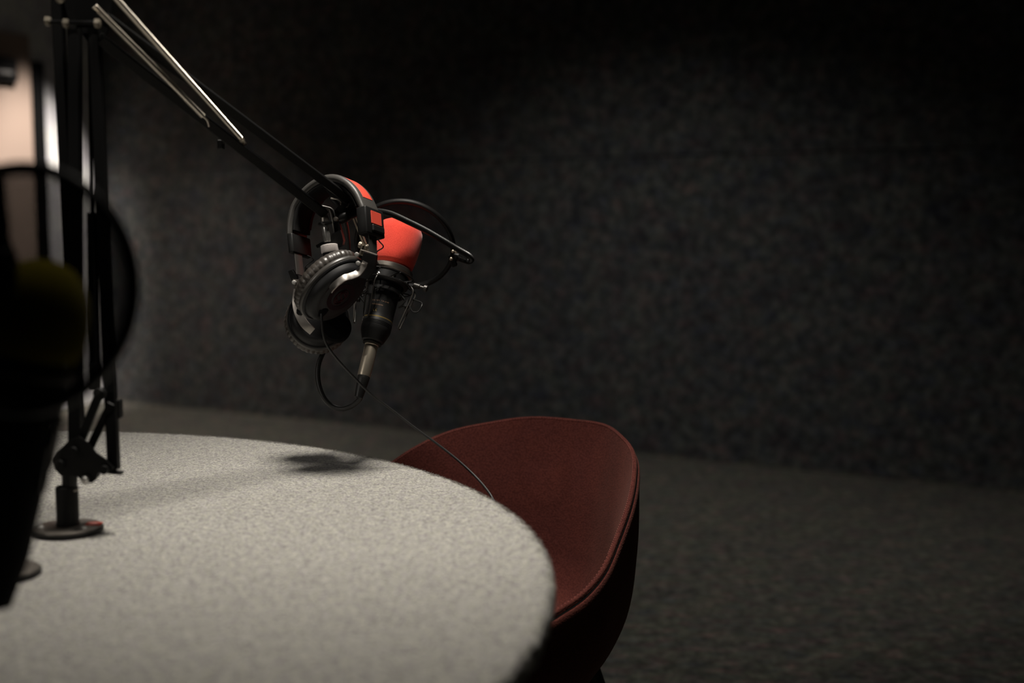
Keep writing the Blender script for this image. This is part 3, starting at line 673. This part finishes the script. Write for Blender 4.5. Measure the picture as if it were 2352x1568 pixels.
# ------------------------------------------------------------------ headphones
HN = cdir(.50, -.14, -.86)                              # width direction of the headband, away from the viewer
HP0 = at(745, 480, 1.762)
hp = thing('headphones', at(750, 405, 1.775), 'black over-ear headphones with red labels, hung over the tip of the boom arm', 'headphones')
def hb(x, y): return onp(x, y, HP0, HN)
arc_px = [(661, 536), (662, 512), (668, 482), (677, 462), (694, 439), (714, 422), (735, 411), (756, 407), (777, 411), (797, 424), (813, 443), (825, 468), (829, 478)]
arc = spline([hb(*p) for p in arc_px], 8)
m_ = MB(); m_.band(arc, HN, .040, .0100, rnd=.42, ts=lambda t: .92 + .25 * math.sin(PI * t)); bandO = link('headband', m_, M['band_leather'], hp, angle=70)
# inner cushion
cent = hb(745, 500)
inner = [p + (cent - p).normalized() * .0075 + HN * .0025 for p in arc[2:-8]]
m_ = MB(); m_.band(inner, HN, .037, .0085, rnd=.45, ts=lambda t: .5 + .6 * math.sin(PI * t)); link('band_cushion', m_, M['cushion'], hp, angle=70)
inner2 = [p + (cent - p).normalized() * .0105 + HN * .033 for p in arc[6:34]]
m_ = MB(); m_.band(inner2, HN, .0055, .003, rnd=.3); link('red_bounce_strip', m_, M['red_dark'], hp, label='dark red strip inside the band, painted red bounce from the foam')  # strip colour stands in for red light bounced off the foam
# red label on the top of the band, sitting proud of the leather
outer = [p - (cent - p).normalized() * .0051 + HN * .009 for p in arc[62:84]]
m_ = MB(); m_.band(outer, HN, .022, .0012, rnd=.2); link('band_label', m_, M['red_label'], hp, angle=70, label='red label on the crown')
# end caps
def cap(c_px, w, h, dpt, tilt, name='end_cap', m='plastic', back=.0, ddir=None):
    p = hb(*c_px); up = Vector(tilt).normalized(); W = HN; m_ = MB(); side = up.cross(W).normalized()
    m_.box(p + W * (dpt / 2 - .001 + back), (w, dpt, h), X=side, Y=W, bev=.0022, seg=2); return link(name, m_, M[m], hp, angle=50)
ul = (hb(662, 512) - hb(668, 575)).normalized(); ur = (hb(828, 478) - hb(832, 536)).normalized()
cap((667, 558), .0095, .030, .043, ul, m='plastic')
cR = cap((831, 505), .0165, .040, .043, ur)
# red window on the outer face of the right cap
pr = hb(831, 505); sr = ur.cross(HN).normalized()
if sr.x < 0: sr = -sr
m_ = MB(); m_.box(pr + sr * .0086 + HN * .0225 + ur * .0055, (.0012, .024, .0185), X=sr, Y=HN, bev=.0004); link('cap_label', m_, M['red_label'], hp, label='red window on the end cap')
m_ = MB(); m_.box(pr + sr * .0095 + HN * .024 - ur * .0105, (.004, .028, .010), X=sr, Y=HN, bev=.0015); link('cap_button', m_, M['plastic'], hp)
# slider strips
def strip(a, b, dw, off=0.0):
    A0, B0 = hb(*a) + HN * off, hb(*b) + HN * off; m_ = MB(); m_.band([A0, A0.lerp(B0, .5), B0], HN, dw, .0022, rnd=.15); return link('slider', m_, M['dark_metal'], hp)
strip((671, 572), (677, 628), .016, .004)
strip((838, 532), (840, 590), .018, .008)
# adjusting wires
m_ = MB(); m_.tube(spline([at(697, 577, 1.80), at(703, 585, 1.80), at(714, 590, 1.80), at(720, 597, 1.80), at(710, 604, 1.80), at(702, 611, 1.80), at(701, 622, 1.80)], 5), .0009, 6); link('speaker_wire', m_, M['rubber'], hp)
m_ = MB(); m_.tube(spline([at(867, 532, 1.765), at(867, 546, 1.765), at(872, 555, 1.765), at(880, 564, 1.765), at(878, 570, 1.765), at(868, 576, 1.765), at(862, 584, 1.765)], 5), .0010, 6); link('speaker_wire', m_, M['rubber'], hp)
# hinge boxes and yokes
flat('hinge_box', [(838, 578), (866, 586), (864, 606), (860, 622), (846, 640), (826, 636), (824, 618), (830, 600)], 1.722, .022, 'housing', hp)
m_ = MB(); m_.tube([at(828, 573, 1.708), at(842, 577, 1.708), at(866, 585, 1.709)], .0007, 6); link('hinge_lip', m_, M['dim_metal'], hp)
flat('hinge_box', [(664, 622), (672, 619), (683, 634), (684, 640), (676, 646), (670, 640)], 1.775, .016, 'gloss_black', hp)
flat('hinge_box', [(704, 614), (710, 618), (712, 634), (702, 636), (700, 626)], 1.80, .006, 'gloss_black', hp)
flat('hinge_arm', [(674, 640), (686, 642), (692, 662), (694, 676), (688, 690), (684, 676), (678, 658)], 1.772, .012, 'dim_metal', hp)
for (x, y, Y, m0) in ((819, 584, 1.704, 'white_rivet'), (822, 604, 1.700, 'white_rivet'), (675, 648, 1.760, 'white_rivet'), (699, 641, 1.770, 'dim_metal')):
    m_ = MB(); m_.lathe(at(x, y, Y), cdir(0, 0, 1), [(.0030, -.008), (.0030, 0), (.0024, .0008), (.0004, .0011)], 18); link('rivet', m_, M[m0], hp)
def cup(C, n, major, a_, b_, logo, extra):
    """ear cup: C centre of the rim plane, n outward, major = long axis"""
    n = Vector(n).normalized(); y = Vector(major); y = (y - n * y.dot(n)).normalized(); x = y.cross(n)
    root = None
    # housing
    m_ = MB(); pr_ = [(.985, -.004), (1.0, -.002), (1.0, .003), (.965, .0048), (.955, .0040), (.93, .0045), (.90, .012), (.84, .017), (.72, .0195), (.66, .0190), (.60, .0205), (.02, .0205)]
    m_.lathe(C, n, [(r * a_, h) for r, h in pr_], 72, sx=b_ / a_, sy=1, xd=x); root = link('ear_cup', m_, M['housing'], hp, angle=40)
    m_ = MB(); m_.lathe(C, n, [(r * a_, h) for r, h in [(.975, -.0045), (1.022, -.0040), (1.034, -.0015), (1.028, .0015), (.985, .0032), (.972, .0020)]], 96, sx=b_ / a_, sy=1, xd=x, cap=False); link('cup_rim', m_, M['cup_edge'], root, angle=60)
    # wrinkled pad
    m_ = MB(); Rg = []; rn = random.Random(11); nw = 40; ph = [rn.uniform(-.25, .25) for _ in range(nw + 1)]; am = [rn.uniform(.35, 1) for _ in range(nw + 1)]
    NA = 368
    for i in range(NA):
        t_ = i / NA; w_ = t_ * nw; k_ = int(w_) % nw; fr = w_ - int(w_)
        wr = (1 - abs(2 * fr - 1)) ** .6 * (.45 + .55 * am[k_]) 
        an_ = 2 * PI * t_; d = x * math.cos(an_) * b_ / a_ + y * math.sin(an_)
        sec = []
        for q in range(16):
            g = 2 * PI * q / 16; rr_ = .0128 * (.91 + .10 * wr * (.35 + .65 * max(0., math.cos(g + .5) * .5 + .5)))
            sec.append(C + d * (a_ * .775 + rr_ * 1.12 * math.cos(g)) + n * (-.0145 + rr_ * .95 * -math.sin(g)))
        Rg.append(sec)
    m_.loop(Rg); link('ear_pad', m_, M['leather'], hp, angle=75)
    m_ = MB(); m_.lathe(C, n, [(a_ * .75, -.010), (.001, -.009)], 40, sx=b_ / a_, sy=1, xd=x, cap=False); link('pad_lining', m_, M['matt_black'], root)
    if logo:
        m_ = MB(); m_.lathe(C + n * .0205, n, [(.0155, 0), (.0225, .0001), (.0225, .0005), (.0155, .0006)], 56, cap=False); link('emblem_disc', m_, mat('very_dark_red_disc', (.012, .002, .004), .7, 0, .2), root)
        m_ = MB()
        for rr_, g0, g1 in ((.0125, 20, 340), (.0095, 200, 520)):
            m_.tube([C + n * .0212 + x * rr_ * math.cos(math.radians(g)) * .72 + y * rr_ * math.sin(math.radians(g)) for g in range(g0, g1, 12)], .0006, 6)
        m_.tube(spline([C + n * .0212 + x * .0045 + y * .005, C + n * .0212 - x * .002 + y * .007, C + n * .0212 - x * .0045 + y * .002, C + n * .0212 + x * .0045 - y * .002, C + n * .0212 + x * .002 - y * .007, C + n * .0212 - x * .0045 - y * .005], 5), .0007, 6)
        link('emblem', m_, M['red_dark'], root, label='faint dark red emblem')
    return root, n, x, y
n1 = cdir(.60, -.62, .52); C1 = at(765, 662, 1.735)
r1, n1, x1, y1 = cup(C1, n1, cdir(.75, .66, .05), .0545, .0435, True, None)
n2 = cdir(.22, .26, .94); C2 = at(731, 733, 1.805)
r2, n2, x2, y2 = cup(C2, n2, cdir(.25, .95, 0), .0455, .0445, False, None)
# satin metal yoke bow of the near cup: band lying on the housing
def on1(x, y, h): return onp(x, y, C1 + n1 * h, n1)
bow = spline([on1(834, 598, .022), on1(828, 609, .024), on1(817, 621, .026), on1(803, 627, .027), on1(789, 631, .027), on1(775, 640, .026), on1(763, 651, .024), on1(757, 659, .022)], 6)
m_ = MB(); m_.band(bow, cdir(.35, -.80, .45), .0105, .0020, rnd=.25); link('yoke', m_, M['satin'], hp, angle=50, label='satin metal yoke bow')
# yoke of the far cup
def on2(x, y, h): return onp(x, y, C2 + n2 * h, n2)
bow = spline([on2(674, 664, .024), on2(671, 690, .026), on2(674, 714, .026), on2(682, 734, .026), on2(694, 752, .025), on2(712, 768, .023)], 6)
m_ = MB(); m_.band(bow, cdir(1, .15, .1), .0125, .0025, rnd=.25); link('yoke', m_, M['satin'], hp, angle=50, label='satin metal yoke bow of the far ear cup')
m_ = MB(); m_.lathe(on2(772, 752, .024), n2, [(.022, -.006), (.022, .002), (.019, .005), (.012, .0062), (.0003, .0062)], 40); link('swivel_boss', m_, M['matt_black'], hp)
m_ = MB(); m_.lathe(on2(690, 716, .028), n2, [(.006, -.004), (.006, .003), (.004, .004), (.0003, .004)], 20); link('swivel_pin', m_, M['gloss_black'], hp)
# cable socket of the near cup and the cable itself
m_ = MB(); m_.lathe(at(735, 708, 1.725), cdir(.1, -1, .2), [(.0105, -.008), (.0120, -.004), (.0120, .004), (.0075, .009), (.0035, .012)], 24); link('cable_socket', m_, M['matt_black'], hp)
def dense(P, n=14): return spline(P, n)
T1 = atz(1128, 1139, TZ + .002)
hc_pts = [at(738, 712, 1.718), at(739, 735, 1.715), at(741, 760, 1.715), at(748, 786, 1.717), at(762, 809, 1.72), at(782, 833, 1.725), at(812, 865, 1.732), at(850, 903, 1.742), at(900, 941, 1.752), at(950, 980, 1.757),
          at(1000, 1016, 1.757), at(1050, 1055, 1.750), at(1090, 1092, 1.735), at(1115, 1120, 1.715), at(1130, 1142, 1.700), at(1142, 1170, 1.690), at(1150, 1210, 1.688), at(1156, 1290, 1.69), at(1160, 1380, 1.70)]
q_ = hc_pts[-1]; hc_pts += [Vector((q_.x + .003, q_.y + .004, .50)), Vector((q_.x + .012, q_.y + .012, .475)), Vector((q_.x + .05, q_.y + .03, .478))]
m_ = MB(); m_.tube(dense(hc_pts), .0017, 10); link('cable', m_, M['rubber'], hp, label='thin black cable falling over the table edge')
# microphone cable: loop under the connector and up behind the headphones
ce = MT + ax_ * .268 * KL
cab = [ce, at(826, 916, 1.79), at(808, 932, 1.795), at(786, 939, 1.80), at(762, 932, 1.805), at(742, 910, 1.81), at(731, 876, 1.82), at(731, 840, 1.83), at(741, 812, 1.84), at(752, 795, 1.85), at(775, 740, 1.865), at(800, 660, 1.865), at(800, 580, 1.85), at(795, 520, 1.825), at(782, 480, 1.80), at(760, 455, 1.80)]
m_ = MB(); m_.tube(dense(cab, 12), .0038, 12)
cbl = link('microphone_cable', m_, M['rubber'], None)
cbl['label'] = 'black microphone cable looping below the connector of the red-capped microphone'; cbl['category'] = 'cable'
# ------------------------------------------------------------------ foreground set: second arm, microphone, mount and pop filter
BF2 = atz(2, 1322, TZ)
arm2 = thing('boom_arm', BF2, 'second black scissor boom arm at the left edge, half hidden behind the blurred microphone', 'microphone arm')
base(arm2, BF2)
Y2 = BF2.y
m_ = MB(); m_.tube([BF2 + Vector((0, 0, .048)), BF2 + Vector((0, 0, .11))], .0085, 16); link('column', m_, M['black_metal'], arm2)
m_ = MB(); m_.box(BF2 + Vector((.0, 0, .12)), (.05, .03, .04), bev=.004); link('fork_plate', m_, M['black_metal'], arm2)
el2 = Vector((BF2.x - .16, Y2 - .06, TZ + .62))
for d in (-.018, .018):
    m_ = MB(); m_.bar(BF2 + Vector((d, 0, .12)), el2 + Vector((d, 0, 0)), .0115, .0115, up=(0, 1, 0)); link('lower_bar', m_, M['bar_metal'], arm2)
m_ = MB(); m_.box(el2, (.06, .03, .06), bev=.006); link('elbow_plate', m_, M['black_metal'], arm2)
tip2 = at(-45, 520, .90)
for d in (-.018, .018):
    m_ = MB(); m_.bar(el2 + Vector((0, 0, d)), tip2 + Vector((0, 0, d * .8 + .012)), .0115, .0115); link('forearm_bar', m_, M['bar_metal'], arm2)
m_ = MB(); m_.tube(helix(el2 + Vector((0, -.012, .03)), el2.lerp(tip2, .6) + Vector((0, -.012, .0)), .0046, .001, 120, 10), .00095, 5); link('forearm_spring', m_, M['steel'], arm2)
m_ = MB(); m_.bar(tip2 + Vector((0, 0, .02)), tip2 + Vector((.02, .0, -.05)), .02, .02, bev=.003); link('head_plate', m_, M['black_metal'], arm2)
m_ = MB(); m_.tube(spline([at(-4, 380, .87), at(2, 470, .87), at(8, 540, .88), at(-20, 600, .89)], 5), .0042, 10); link('tip_yoke', m_, M['black_metal'], arm2)
m_ = MB(); m_.lathe(at(0, 592, .88), cdir(0, 1, 0), [(.009, -.006), (.0115, -.004), (.0115, .004), (.006, .008), (.004, .012)], 24); link('thumb_knob', m_, M['gloss_black'], arm2)
MT2 = at(112, 596, .925); B2_ = at(-70, 1560, .905); ax2 = (B2_ - MT2).normalized()
mic2 = microphone('microphone', MT2, ax2, M['yellow_foam'], 'blurred dark microphone with a yellow foam cap, behind the large near pop filter', text=False, dome=True)
sm2 = shock('shock_mount', MT2, ax2, 'blurred black wire shock mount around the yellow-capped microphone', RS=.25)
m_ = MB(); m_.lathe(MT2, ax2, [(.026, .082), (.030, .086), (.031, .150), (.028, .165), (.026, .225), (.020, .262), (.012, .264)], 40, cap=False); link('outer_shell', m_, M['matt_black'], sm2)
m_ = MB(); m_.bar(MT2 + ax2 * .10 + Vector((-.03, 0, 0)), tip2 + Vector((.02, 0, -.05)), .008, .006); link('hinge_rod', m_, M['black_metal'], sm2)
PC2 = at(48, 664, .815)
pf2, a_, b_, c_ = pop('pop_filter', PC2, cdir(-.18, .0, .98), .0795, .0095, 'large blurred black pop filter close to the viewer at the left edge', M['gauze_double'])
gp2 = spline([PC2 + Vector((-.079, .004, -.02)), PC2 + Vector((-.11, .02, -.03)), PC2 + Vector((-.13, .06, .0)), tip2 + Vector((-.03, .0, .0)), tip2], 10)
m_ = MB(); m_.tube(gp2, .0045, 10); link('gooseneck', m_, M['gloss_black'], pf2)
e2 = MT2 + ax2 * .268
m_ = MB(); m_.tube(spline([e2, e2 + ax2 * .02, e2 + Vector((-.04, .01, -.03)), e2 + Vector((-.09, .03, .0)), e2 + Vector((-.12, .04, .1)), tip2 + Vector((-.06, .02, -.02))], 8), .0034, 10)
cb2 = link('microphone_cable', m_, M['rubber'], None); cb2['label'] = 'black cable under the yellow-capped microphone at the left edge'; cb2['category'] = 'cable'
